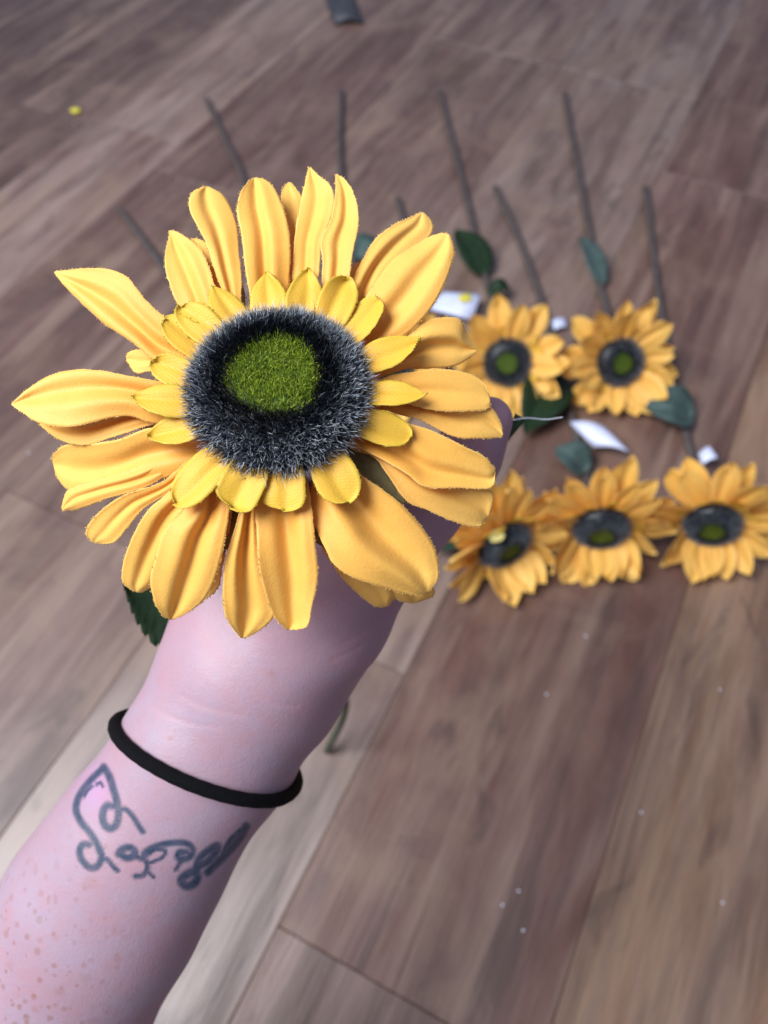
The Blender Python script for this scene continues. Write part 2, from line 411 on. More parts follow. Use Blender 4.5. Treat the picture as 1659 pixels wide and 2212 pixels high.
# outline of each cloth petal: one rim, the other rim (both base to tip), droop of the tip in mm, layer, roll, crease position
OUT = [
 ([(473,652),(463,615),(450,572),(433,538),(410,518),(383,502),(366,499)][::1], [(400,690),(385,660),(370,625),(358,585),(357,548),(364,516),(365,500)], 4, 3, -10, 0.05),
 ([(500,690),(490,640),(480,590),(467,560),(450,530),(432,518),(420,516)], [(450,690),(440,640),(425,590),(415,550),(413,518),(414,517),(416,516)], 8, 9, 0, 0.0),
 ([(560,700),(524,661),(522,598),(516,541),(513,492),(502,456),(480,421),(452,404)], [(500,700),(489,652),(475,616),(462,581),(451,541),(431,496),(410,455),(414,418),(440,404)], 2, 2, 14, 0.15),
 ([(628,700),(624,634),(627,581),(626,518),(618,470),(600,421),(578,392),(553,384)], [(550,700),(542,652),(530,581),(523,518),(513,465),(513,438),(524,407),(545,385)], -2, 0, 12, 0.15),
 ([(670,690),(665,600),(662,500),(655,440),(649,421),(628,394)], [(620,690),(616,600),(612,500),(608,440),(609,412),(622,394)], 6, 7, 0, 0.0),
 ([(700,700),(684,634),(690,581),(694,518),(712,478),(722,434),(715,402),(690,381),(672,362)], [(635,700),(629,650),(630,598),(634,545),(638,501),(646,456),(660,390),(667,362)], -2, 2, -14, 0.0),
 ([(755,700),(753,640),(755,598),(761,550),(770,510),(775,470),(766,421),(747,390),(729,376)], [(705,700),(697,650),(695,612),(697,563),(692,520),(714,474),(724,421),(725,378)], -3, 0, -8, -0.05),
 ([(800,700),(800,640),(800,600),(796,575),(782,566)], [(740,690),(745,640),(752,600),(764,572),(778,566)], 4, 8, 0, 0.0),
 ([(800,700),(813,640),(840,585),(890,545),(932,505),(931,478),(915,460)], [(745,690),(755,620),(782,563),(809,519),(840,492),(875,474),(908,459)], 3, 5, 10, 0.0),
 ([(770,770),(809,754),(849,741),(889,714),(929,670),(955,625),(973,581),(981,541),(970,507)], [(760,720),(780,660),(804,621),(840,572),(862,550),(902,527),(938,507),(964,504)], -4, 0, -14, -0.05),
 ([(780,830),(830,812),(875,798),(924,796),(978,792),(1009,776),(1031,758)], [(790,770),(850,745),(880,727),(911,701),(942,687),(991,689),(1006,718),(1029,754)], 8, 4, -8, -0.1),
 ([(780,870),(840,865),(875,872),(915,883),(955,888),(1013,888),(1055,883),(1058,862)], [(780,835),(840,812),(893,803),(942,798),(1000,803),(1044,825),(1057,854)], 8, 2, -12, -0.15),
 ([(770,890),(820,885),(862,894),(902,905),(946,927),(986,945),(1035,947),(1085,945)], [(780,840),(860,850),(930,862),(1000,868),(1050,875),(1066,886),(1082,914),(1086,940)], 10, 8, -10, 0.2),
 ([(740,950),(804,981),(835,998),(880,1025),(920,1052),(991,1054),(1060,1054),(1070,1022)], [(780,900),(830,905),(875,914),(924,927),(964,945),(1000,963),(1044,985),(1069,1012)], 14, 3, -8, -0.35),
 ([(760,970),(807,987),(840,1030),(879,1083),(921,1101),(975,1125),(1029,1138),(1048,1125)], [(800,950),(870,970),(940,1000),(1010,1030),(1060,1060),(1064,1085),(1058,1110)], 20, 9, -6, 0.2),
 ([(680,1000),(672,1059),(678,1125),(702,1185),(723,1221),(771,1251),(831,1269),(885,1284),(915,1284)], [(735,960),(759,993),(777,1023),(819,1053),(867,1089),(915,1143),(942,1191),(947,1245),(928,1278)], 24, 2, -8, 0.18),
 ([(670,1020),(676,1090),(690,1170),(715,1215),(747,1257),(801,1305),(826,1312)], [(720,1000),(760,1080),(800,1160),(830,1220),(852,1265),(856,1285),(838,1309)], 42, 9, 0, 0.1),
 ([(700,1020),(740,1120),(790,1210),(830,1270),(856,1294),(885,1303)], [(760,1020),(820,1110),(880,1190),(925,1250),(938,1284),(900,1302)], 44, 10, 0, 0.0),
 ([(570,1000),(552,1083),(555,1149),(558,1221),(573,1281),(591,1329),(618,1359)], [(650,1000),(663,1035),(672,1089),(681,1173),(687,1245),(675,1305),(663,1353),(630,1360)], 32, 2, 6, 0.12),
 ([(530,1020),(519,1095),(507,1143),(489,1203),(481,1275),(489,1335),(521,1378)], [(575,1020),(558,1095),(560,1160),(572,1230),(592,1300),(592,1331),(561,1361),(530,1378)], 36, 6, -10, -0.05),
 ([(440,1020),(399,1101),(357,1143),(336,1203),(325,1251),(333,1299),(351,1329),(366,1338)], [(510,1010),(496,1059),(495,1107),(486,1167),(471,1233),(447,1287),(411,1320),(374,1338)], 34, 2, 4, 0.10),
 ([(470,1040),(440,1120),(420,1200),(410,1270),(418,1304)], [(510,1050),(500,1120),(490,1180),(480,1225),(470,1271),(426,1309)], 40, 9, 0, 0.0),
 ([(420,1010),(363,1065),(321,1101),(291,1149),(268,1209),(265,1257),(290,1277)], [(460,1030),(430,1090),(400,1140),(375,1200),(345,1255),(324,1270),(300,1279)], 32, 6, -6, -0.1),
 ([(420,980),(351,1040),(267,1070),(207,1113),(186,1149),(198,1171)], [(430,1010),(370,1060),(309,1101),(273,1143),(246,1172),(206,1173)], 26, 7, 0, 0.0),
 ([(400,960),(300,1010),(200,1040),(147,1059),(133,1097)], [(400,1000),(320,1050),(231,1077),(171,1099),(136,1103)], 22, 10, 0, 0.0),
 ([(430,940),(380,925),(320,925),(260,948),(200,958),(140,962),(114,985),(117,1000)], [(440,1000),(380,1027),(309,1045),(237,1068),(190,1070),(150,1060),(124,1030),(117,1006)], 30, 1, -16, 0.0),
 ([(420,860),(340,860),(260,870),(180,885),(110,900),(84,912)], [(410,910),(333,917),(283,932),(233,948),(187,961),(147,957),(110,938),(86,916)], 14, 6, 0, 0.0),
 ([(420,845),(347,825),(280,812),(227,802),(173,798),(117,808),(67,835),(26,871)], [(410,905),(360,915),(320,912),(283,899),(240,902),(200,912),(147,923),(83,912),(50,892),(25,875)], 6, 1, 8, -0.25),
 ([(400,770),(340,762),(303,755),(280,760),(273,770)], [(400,800),(340,800),(315,803),(293,805),(274,780)], 8, 9, 0, 0.0),
 ([(420,720),(353,682),(310,642),(277,600),(240,583),(200,579),(157,582),(120,586)], [(400,800),(360,790),(328,775),(287,740),(233,705),(190,668),(150,628),(127,602),(118,589)], 4, 2, -8, 0.30),
]
INN = [
 ((512,690),(458,619), 74), ((588,690),(573,590), 84), ((665,690),(666,585), 84), ((728,695),(748,604), 82),
 ((768,735),(818,649), 80), ((792,785),(906,738), 78), ((796,848),(918,852), 66), ((790,915),(886,945), 78),
 ((716,985),(752,1086), 96), ((615,1015),(613,1102), 96), ((545,1010),(503,1096), 96), ((475,985),(378,1088), 92),
 ((420,930),(322,945), 74), ((412,885),(286,858), 78), ((408,835),(332,782), 72), ((428,770),(358,690), 78), ((462,725),(392,664), 76),
]
def clpx(base, mid, tip, db, dt, bow):
    pts = []
    for u in np.linspace(0, 1, 24):
        a = (1 - u) ** 2; b = 2 * u * (1 - u); c = u * u
        m = (2 * mid[0] - 0.5 * (base[0] + tip[0]), 2 * mid[1] - 0.5 * (base[1] + tip[1]))
        px = a * base[0] + b * m[0] + c * tip[0]; py = a * base[1] + b * m[1] + c * tip[1]
        d = db * (1 - u) + dt * u - bow * math.sin(math.pi * u)
        pts.append(C(px, py, d))
    return np.array(pts)
def resample(pts, t):
    q = spline([np.array(p, float) for p in pts], 90)
    L = np.concatenate([[0], np.cumsum(np.linalg.norm(np.diff(q, axis=0), axis=1))]); L /= L[-1]
    return np.stack([np.interp(t, L, q[:, 0]), np.interp(t, L, q[:, 1])], 1)
def outline_petal(EL, ER, dr, lay, roll, v1, seed, nt=40, ns=21, fray=150):
    r_ = np.random.default_rng(seed)
    ctr = np.array([604.0, 856.0])
    def ext(e):
        p0 = np.array(e[0], float); return [tuple(p0 + 0.42 * (ctr - p0))] + list(e)
    t = 1 - (1 - np.linspace(0, 1, nt)) ** 1.25
    A_, B_ = resample(ext(EL), t), resample(ext(ER), t)
    if (B_[nt // 2] - A_[nt // 2])[0] * (A_[-1] - A_[0])[1] - (B_[nt // 2] - A_[nt // 2])[1] * (A_[-1] - A_[0])[0] > 0: flip = True
    else: flip = False
    cb, ct = 0.5 * (A_[0] + B_[0]), 0.5 * (A_[-1] + B_[-1])
    db = plane_d(*cb) + 0.005 + lay * 0.0006; dt = plane_d(*ct) + dr * 0.001 + lay * 0.0006
    sg = np.linspace(-1, 1, ns)
    cup = r_.uniform(-0.10, 0.28); cr = r_.uniform(0.22, 0.34); wv = r_.uniform(0.05, 0.14); ph, ph2 = r_.uniform(0, 6.28, 2); wf = r_.uniform(0.7, 1.4)
    c2 = r_.uniform(0.5, 1.0); sw1, sw2 = r_.uniform(0.20, 0.38, 2); wig = r_.uniform(-0.25, 0.25); asym = r_.choice([0.0, 0.3, 0.9]); sgn = r_.choice([-1, 1])
    V = np.zeros((nt, ns, 3)); col = np.zeros((nt, ns, 3))
    wmax = max(np.linalg.norm(B_ - A_, axis=1)) * 0.5 / FPX * 0.25
    tr_ = math.tan(R(roll))
    for i in range(nt):
        u = t[i]
        half = 0.5 * np.linalg.norm(B_[i] - A_[i]) / FPX * 0.25
        env = math.sin(math.pi * min(1, 0.10 + 0.86 * u)) ** 0.6 * min(1, u / 0.35)
        f_ = min(1, half / (0.55 * wmax))
        vv = v1 + wig * (u - 0.6)
        h = cup * sg ** 2 * (0.3 + 0.7 * u) - cr * env * np.exp(-((sg - vv) / sw1) ** 2) \
            + c2 * cr * env * np.exp(-((sg - vv - 0.42 * sgn) / (sw2 + 0.06)) ** 2) + asym * 0.6 * cr * env * np.exp(-((sg - vv + 0.50 * sgn) / 0.27) ** 2) \
            + wv * np.sin(wf * 6.28 * u + ph + sg * 1.4) * np.abs(sg) ** 1.5 + 0.10 * u ** 3 * np.sin(ph2 + 3 * sg)
        d0 = db * (1 - u) + dt * u - (0.004 + 0.0002 * max(dr, 0)) * math.sin(math.pi * u)
        d = d0 - h * wmax * f_ - tr_ * sg * half
        j1 = r_.normal(0, 0.45, 2); j2 = r_.normal(0, 0.45, 2)
        for k in range(ns):
            q = A_[i] * (1 - (sg[k] + 1) / 2) + B_[i] * (sg[k] + 1) / 2
            if k == 0: q = q + j1
            if k == ns - 1: q = q + j2
            V[i, k] = C(q[0], q[1], d[k])
        col[i, :, 0] = np.clip((u - 0.2) / 0.8, 0, 1)
        col[i, :, 1] = np.maximum(1 - np.clip((1 - np.abs(sg)) * half / 0.0016, 0, 1), np.clip((u - 0.96) / 0.04, 0, 1))
    verts = list(V.reshape(-1, 3)); tint = list(col.reshape(-1, 3))
    faces = [(i * ns + k, i * ns + k + 1, (i + 1) * ns + k + 1, (i + 1) * ns + k) for i in range(nt - 1) for k in range(ns - 1)]
    if flip: faces = [f[::-1] for f in faces]
    rim = [(i, 0) for i in range(6, nt)] + [(i, ns - 1) for i in range(nt - 1, 5, -1)]
    for _ in range(fray):
        j = r_.integers(0, len(rim) - 1)
        a, b = V[rim[j]], V[rim[j + 1]]; u = r_.random(); p = a * (1 - u) + b * u
        inn = V[max(rim[j][0] - 3, 0), ns // 2]
        o_ = nrm(nrm(p - inn) + r_.normal(0, 0.55, 3)); d_ = nrm(b - a + 1e-9)
        ln = r_.uniform(0.0002, 0.0007); k = len(verts)
        verts += [p - d_ * 0.00005, p + d_ * 0.00005, p + o_ * ln]
        tint += [(0.9, 1, 0)] * 3; faces.append((k, k + 1, k + 2))
    return np.array(verts), faces, np.array(tint)
for k, (EL, ER, dr, lay, roll, v1) in enumerate(OUT):
    V, Fc, tn = outline_petal(EL, ER, dr, lay, roll, v1, 140 + k)
    o = obj('petal', mesh_of('petal', V, Fc, True, tn), M_PET, held); solid(o, 0.0003)
for k, (b, tp, w) in enumerate(INN):
    b = (b[0] + 0.28 * (604 - b[0]), b[1] + 0.28 * (856 - b[1]))
    db = plane_d(*b) - 0.001; dt = plane_d(*tp) - 0.004 + (0.006 if tp[1] > 900 else 0)
    mid = (0.5 * (b[0] + tp[0]), 0.5 * (b[1] + tp[1]))
    cl = clpx(b, mid, tp, db, dt, 0.002)
    V, Fc, tn = petal(cl, N_F, 0.5 * w / FPX * db, 'b' if k in (9, 10) else ('p' if k in (0, 1, 2, 5, 6, 12, 13) else 'r'), random.uniform(-14, 14), random.uniform(-10, 10), cup=random.uniform(0.05, 0.3), crease=0.08,
                      wav=0.05, seed=300 + k, nt=22, ns=13, fray=40)
    o = obj('inner_petal', mesh_of('inner_petal', V, Fc, True, tn), M_INN, held); solid(o, 0.0003)

# middle: domed core and its brush of fibres
def frame(n):
    a = nrm(np.cross(n, AX_U if abs(n @ AX_U) < 0.9 else AX_R)); return a, np.cross(n, a)
def dome_h(r):      # r in 0..1, height in radii: a raised ring with a shallow dip in the middle
    return 0.50 * np.sqrt(np.clip(1 - r ** 2.8, 0, 1)) - 0.06 * np.exp(-(r / 0.45) ** 2)
def disc(rad, nfib, flen, fw, seed, nr=12, na=40, gr=0.51, gl=1.0, us=0.65, tones=(0.08, 0.3, 0.8, 1.3, 1.7)):
    """core and fibres in local coordinates, axis +Z"""
    r_ = np.random.default_rng(seed)
    V, Fc, col = [(0, 0, dome_h(0) * rad)], [], [(0.05, 0.09, 0.005)]
    for i in range(1, nr + 1):
        q = i / nr
        for k in range(na):
            th = 2 * math.pi * k / na
            V.append((q * rad * math.cos(th), q * rad * math.sin(th), dome_h(q) * rad))
            col.append((0.06, 0.10, 0.006) if q < 0.5 else (0.006, 0.007, 0.010))
    for k in range(na): Fc.append((0, 1 + k, 1 + (k + 1) % na))
    for i in range(nr - 1):
        for k in range(na):
            a = 1 + i * na
            Fc.append((a + k, a + na + k, a + na + (k + 1) % na, a + (k + 1) % na))
    n0 = len(V)
    for k in range(na): V.append((0.8 * V[n0 - na + k][0], 0.8 * V[n0 - na + k][1], -0.3 * rad)); col.append((0.01, 0.01, 0.01))
    a = n0 - na
    for k in range(na): Fc.append((a + k, n0 + k, n0 + (k + 1) % na, a + (k + 1) % na))
    Fc.append(tuple(n0 + na - 1 - k for k in range(na)))
    core = mesh_of('core', V, Fc, True, col)
    q = np.sqrt(r_.random(nfib)) * 1.0; th = r_.uniform(0, 2 * math.pi, nfib)
    e = 0.01
    dh = (dome_h(np.minimum(q + e, 1)) - dome_h(np.maximum(q - e, 0))) / (2 * e)
    dh = np.clip(dh, -2.6, 0.4)
    n = np.stack([-dh * np.cos(th), -dh * np.sin(th), np.ones(nfib)], 1); n /= np.linalg.norm(n, axis=1)[:, None]
    n += r_.normal(0, 0.26, (nfib, 3)); n /= np.linalg.norm(n, axis=1)[:, None]
    wob = gr + 0.03 * np.sin(3 * th + 1) + r_.normal(0, 0.035, nfib)
    green = q < wob
    L = flen * np.where(green, r_.uniform(0.35, 0.55, nfib), r_.uniform(0.75, 1.15, nfib))
    L = np.where(r_.random(nfib) < 0.006, L * 1.8, L)
    P0 = np.stack([q * rad * np.cos(th), q * rad * np.sin(th), dome_h(q) * rad], 1)
    sd = np.cross(n, r_.normal(0, 1, (nfib, 3))); sd /= np.linalg.norm(sd, axis=1)[:, None]
    bend = r_.normal(0, 0.16, (nfib, 3)) * L[:, None]
    P1 = P0 + n * (0.55 * L)[:, None]; P2 = P0 + n * L[:, None] + bend
    ww = fw * r_.uniform(0.7, 1.3, nfib)[:, None]
    FV = np.stack([P0 - sd * ww, P0 + sd * ww, P1 + sd * ww * 0.8, P1 - sd * ww * 0.8, P2], 1).reshape(-1, 3)
    FF = []
    for i in range(nfib): FF += [(5 * i, 5 * i + 1, 5 * i + 2, 5 * i + 3), (5 * i + 3, 5 * i + 2, 5 * i + 4)]
    # dye: lime middle, black ring, slate fibres with pale tips outside
    u = np.clip((q - us + r_.normal(0, 0.05, nfib)) / 0.18, 0, 1)[:, None]
    blk = np.array([0.004, 0.005, 0.008])
    slate = np.array([0.06, 0.09, 0.15]) * r_.uniform(0.3, 1.3, (nfib, 1)); pale = np.array([0.70, 0.75, 0.76]) * r_.choice(tones, (nfib, 1))
    lime = gl * np.array([0.27, 0.36, 0.03]) * r_.uniform(0.8, 1.2, (nfib, 1))
    g = green[:, None]
    dark = r_.random((nfib, 1)) < 0.06
    rootc = np.where(g, lime * 0.8, blk); midc = np.where(g & ~dark, lime, blk * (1 - u) + slate * 0.55 * u)
    tipc = np.where(g & ~dark, lime * 1.15, blk * (1 - u) + pale * u)
    FC = np.stack([rootc, rootc, midc, midc, tipc], 1).reshape(-1, 3)
    return core, mesh_of('fibre_pile', FV, FF, False, FC)

a_, b_ = frame(N_F)
MW = Matrix(((a_[0], b_[0], N_F[0], O_F[0]), (a_[1], b_[1], N_F[1], O_F[1]), (a_[2], b_[2], N_F[2], O_F[2]), (0, 0, 0, 1)))
core_me, pile_me = disc(0.0278, 20000, 0.0050, 0.00011, 5)
fc = obj('flower_core', core_me, M_PILE, held, MW)
pl = link(bpy.data.objects.new('fibre_pile', pile_me)); pile_me.materials.append(M_PILE); pl.parent = fc; pl['kind'] = 'stuff'; pl['label'] = 'slate and lime bristly fibre centre'

# stem straight down to the floor, sepals, leaves
sw = np.array([O_F[0], O_F[1], O_F[2]]) - N_F * 0.012
end = G(706, 1622, 0.006)
stem_pts = [sw, sw + (-N_F * 0.02 + np.array([0, 0, -0.006])), np.array([-0.034, 0.172, 0.49]), np.array([-0.034, 0.174, 0.44]), G(738, 1470, 0.16), G(742, 1545, 0.065), end]
sp = spline(stem_pts, 60)
V, Fc = tube(sp, np.linspace(0.0046, 0.0034, 60), 12)
held_stem = obj('stem', mesh_of('stem', V, Fc), M_HSTEM, held)
# calyx cup behind the head
cv, cf = tube([sw + N_F * 0.004, sw - N_F * 0.004, sw - N_F * 0.012, sw - N_F * 0.020, sw - N_F * 0.026], [0.024, 0.021, 0.014, 0.008, 0.0056], 20)
obj('calyx', mesh_of('calyx', cv, cf), M_SEPAL, held)
for k, (b, tp, w) in enumerate([((740,960),(872,1088),74), ((520,1030),(486,1190),66), ((640,1030),(700,1180),60), ((420,900),(300,920),64), ((520,690),(470,560),64), ((720,690),(800,570),64), ((800,860),(950,890),56)]):
    db = plane_d(*b) + 0.013; dt = plane_d(*tp) + 0.020
    cl = clpx(b, (0.5 * (b[0] + tp[0]), 0.5 * (b[1] + tp[1])), tp, db, dt, 0.002)
    V, Fc, tn = petal(cl, N_F, 0.5 * w / FPX * db, 'p', 0, 0, cup=0.1, crease=0.1, seed=500 + k, nt=16, ns=9, fray=10)
    o = obj('sepal', mesh_of('sepal', V, Fc, True, tn), M_SEPAL, held); solid(o, 0.0003)

def leaf(cl, nor, half, seed, teeth=11, nt=45, ns=11, fold=0.25, serr=0.10):
    r_ = np.random.default_rng(seed)
    t = np.linspace(0, 1, nt); idx = t * (len(cl) - 1); i0 = np.minimum(idx.astype(int), len(cl) - 2); f = (idx - i0)[:, None]
    P = cl[i0] * (1 - f) + cl[i0 + 1] * f; T = np.gradient(cl, axis=0)[i0]; T /= np.linalg.norm(T, axis=1)[:, None]
    w = half * np.maximum(np.sin(math.pi * np.clip(t, 0, 1) ** 0.72) ** 0.85, 0.02)
    V, col = [], []
    for i in range(nt):
        n = nrm(nor - T[i] * (nor @ T[i])); sd = np.cross(T[i], n)
        saw = 1 + serr * (0.5 - (t[i] * teeth) % 1.0)
        for s_ in np.linspace(-1, 1, ns):
            ww = w[i] * (saw if abs(s_) > 0.99 else 1)
            vein = 0.03 * math.sin(14 * (t[i] - 0.35 * abs(s_)) * 3.0)
            V.append(P[i] + sd * ww * s_ + n * half * (fold * abs(s_) + vein * (1 - abs(s_)) + 0.06 * math.sin(5 * t[i] + 3 * s_ + seed)))
            col.append((t[i], abs(s_), 0))
    Fc = [(i * ns + k, i * ns + k + 1, (i + 1) * ns + k + 1, (i + 1) * ns + k) for i in range(nt - 1) for k in range(ns - 1)]
    return V, Fc, col
def add_leaf(parent, pts, nor, half, seed, mat, **kw):
    V, Fc, col = leaf(spline(pts, 24), nrm(nor), half, seed, **kw)
    o = link(bpy.data.objects.new('leaf', mesh_of('leaf', V, Fc, True, col))); o.data.materials.append(mat)
    o.parent = parent; solid(o, 0.0004); return o          # parent: a stem whose mesh is in world coordinates
S_LOW = np.array([-0.034, 0.174, 0.424])
add_leaf(held_stem, [S_LOW, C(520,1275,0.372), C(390,1285,0.365), C(268,1240,0.36)], -AX_F + 0.1 * AX_R, 0.036, 3, M_LEAF, teeth=22, serr=0.16, nt=90)
add_leaf(held_stem, [np.array([-0.032, 0.176, 0.43]), C(860,1110,0.365), C(1010,1020,0.352), C(1114,893,0.335)], -AX_F * 0.35 + AX_R * 0.8, 0.022, 4, M_LEAF, teeth=13, serr=0.14)
fil = spline([C(1104,908,0.335), C(1140,903,0.334), C(1180,906,0.333), C(1216,901,0.332)], 14)
V, Fc = tube(fil, 0.00022, 6); obj('tag_filament', mesh_of('tag_filament', V, Fc), M_FIL, held)

# ------------------------------------------------------------------ arm and hand (one continuous surface)
def cone(P, a, b, ra, rb):
    a = np.asarray(a, np.float32); b = np.asarray(b, np.float32); ba = b - a
    pa = P - a; t = np.clip((pa @ ba) / (ba @ ba), 0, 1)
    pa -= t[..., None] * ba
    return np.sqrt(np.einsum('...i,...i->...', pa, pa)) - (ra + (rb - ra) * t)
def smin(a, b, k):
    h = np.maximum(k - np.abs(a - b), 0) / k
    return np.minimum(a, b) - h * h * k * 0.25
SQ = 1.18                                   # the forearm is a little flatter along the view
def squash(p):
    p = np.asarray(p, np.float32); q = p - CAMP.astype(np.float32)
    d = q @ AX_F.astype(np.float32)
    return p + ((SQ - 1) * (d - 0.33))[..., None] * AX_F.astype(np.float32)
ARM = [((-290, 2800), 0.385, 0.047), ((-40, 2395), 0.362, 0.0450), ((110, 2150), 0.350, 0.0428), ((226, 1955), 0.343, 0.0400), ((320, 1806), 0.338, 0.0352),
       ((424, 1655), 0.334, 0.0308), ((470, 1585), 0.333, 0.0302), ((545, 1485), 0.334, 0.0345)]
K1 = C(515, 1075, 0.326)
DN = np.array([0.004, -0.006, -0.0195])
FING = []
for i, (rr, sc) in enumerate(((0.0086, 1.0), (0.0088, 1.06), (0.0083, 1.0), (0.0073, 0.86))):
    o_ = DN * i + np.array([0, 0, 0.004])
    kk = K1 + DN * i
    FING.append((kk, np.array([-0.033, 0.212, 0]) + np.array([0, 0, kk[2]]), np.array([-0.0125, 0.193, kk[2] - 0.002]), np.array([-0.0195, 0.1700, kk[2] - 0.003]), rr))
TH = [(C(575, 1450, 0.332), 0.0315), (C(700, 1322, 0.322), 0.0262), (C(822, 1192, 0.318), 0.0172), (C(915, 1095, 0.316), 0.0140), (C(1005, 990, 0.314), 0.0120), (C(1056, 908, 0.311), 0.0098)]
def sdf(P):
    P = np.asarray(P, np.float32); Q = squash(P)
    d = None
    for (p0, d0, r0), (p1, d1, r1) in zip(ARM[:-1], ARM[1:]):
        c = cone(Q, squash(C(*p0, d0)), squash(C(*p1, d1)), r0, r1)
        d = c if d is None else smin(d, c, 0.02)
    wc = C(480, 1570, 0.340)
    # metacarpals and palm
    for i, f in enumerate(FING):
        st = wc + DN * i * 0.35
        d = smin(d, cone(P, st, f[0], 0.0225, 0.0128), 0.016)
    d = smin(d, cone(P, C(500, 1430, 0.336), C(535, 1220, 0.334), 0.0250, 0.0195), 0.02)
    d = smin(d, cone(P, C(560, 1400, 0.360), C(610, 1240, 0.375), 0.026, 0.014), 0.02)
    d = smin(d, cone(P, C(640, 1470, 0.350), C(720, 1390, 0.352), 0.019, 0.019), 0.022)
    for (a, ra), (b, rb) in zip(TH[:-1], TH[1:]):
        d = smin(d, cone(P, a, b, ra, rb), 0.012)
    fd = None
    for (k, p1, p2, p3, r) in FING:
        c = smin(cone(P, k, p1, r * 1.22, r * 1.02), cone(P, p1, p2, r * 1.05, r * 0.96), 0.003)
        c = smin(c, cone(P, p2, p3, r * 0.98, r * 0.84), 0.003)
        fd = c if fd is None else smin(fd, c, 0.0012)
    return smin(d, fd, 0.005)

def surface_nets(F, org, h):
    ins = F < 0
    nx, ny, nz = F.shape
    cnt = np.zeros((nx - 1, ny - 1, nz - 1), np.int8)
    offs = [(i, j, k) for i in (0, 1) for j in (0, 1) for k in (0, 1)]
    for i, j, k in offs: cnt += ins[i:nx - 1 + i, j:ny - 1 + j, k:nz - 1 + k]
    act = np.argwhere((cnt > 0) & (cnt < 8))
    idx = -np.ones((nx - 1, ny - 1, nz - 1), np.int64); idx[tuple(act.T)] = np.arange(len(act))
    acc = np.zeros((len(act), 3)); num = np.zeros(len(act))
    for ax in range(3):
        for u in (0, 1):
            for v in (0, 1):
                o0 = [0, 0, 0]; oth = [x for x in range(3) if x != ax]
                o0[oth[0]] = u; o0[oth[1]] = v; o1 = list(o0); o1[ax] = 1
                f0 = F[tuple((act + o0).T)]; f1 = F[tuple((act + o1).T)]
                m = (f0 < 0) != (f1 < 0)
                t = f0[m] / (f0[m] - f1[m])
                p = np.tile(np.array(o0, float), (m.sum(), 1)); p[:, ax] = t
                acc[m] += p; num[m] += 1
    V = org + (act + acc / num[:, None]) * h
    faces = []
    for ax in range(3):
        oth = [(ax + 1) % 3, (ax + 2) % 3]
        sl0 = [slice(None)] * 3; sl1 = [slice(None)] * 3
        sl0[ax] = slice(0, -1); sl1[ax] = slice(1, None)
        e = np.argwhere(ins[tuple(sl0)] != ins[tuple(sl1)])
        e = e[(e[:, oth[0]] > 0) & (e[:, oth[1]] > 0) & (e[:, oth[0]] < F.shape[oth[0]] - 1) & (e[:, oth[1]] < F.shape[oth[1]] - 1)]
        def at(du, dv):
            c = e.copy(); c[:, oth[0]] += du; c[:, oth[1]] += dv; return idx[tuple(c.T)]
        q = np.stack([at(-1, -1), at(0, -1), at(0, 0), at(-1, 0)], 1)
        flip = ~ins[tuple(e.T)]
        q[flip] = q[flip][:, ::-1]
        faces.append(q)
    return V, np.concatenate(faces)

HG = 0.0020
lo = np.array([-0.335, -0.17, 0.22]); hi = np.array([0.075, 0.245, 0.54])
gx, gy, gz = [np.arange(lo[i], hi[i], HG) for i in range(3)]
Fd = np.empty((len(gx), len(gy), len(gz)), np.float32)
GY, GZ = np.meshgrid(gy, gz, indexing='ij')
for s0 in range(0, len(gx), 16):
    xs = gx[s0:s0 + 16]
    Pg = np.empty((len(xs), len(gy), len(gz), 3), np.float32)
    Pg[..., 0] = xs[:, None, None]; Pg[..., 1] = GY; Pg[..., 2] = GZ
    Fd[s0:s0 + 16] = sdf(Pg)
SV, SF = surface_nets(Fd, lo, HG)
me0 = bpy.data.meshes.new('arm_raw')
me0.from_pydata(SV.tolist(), [], SF.tolist())
tmp = link(bpy.data.objects.new('arm_raw', me0))
sm = tmp.modifiers.new('s', 'SMOOTH'); sm.factor = 0.5; sm.iterations = 4
ss = tmp.modifiers.new('u', 'SUBSURF'); ss.levels = 1; ss.render_levels = 1
dg = bpy.context.evaluated_depsgraph_get(); dg.update()
arm_me = bpy.data.meshes.new_from_object(tmp.evaluated_get(dg)); arm_me.name = 'body'
bpy.data.objects.remove(tmp)
n = len(arm_me.vertices); AV = np.empty(n * 3, np.float32); arm_me.vertices.foreach_get('co', AV); AV = AV.reshape(-1, 3).astype(float)
AN = np.empty(n * 3, np.float32); arm_me.vertex_normals.foreach_get('vector', AN); AN = AN.reshape(-1, 3)
px, py, dd = project(AV)
front = np.einsum('ij,ij->i', AN, CAMP - AV) > 0

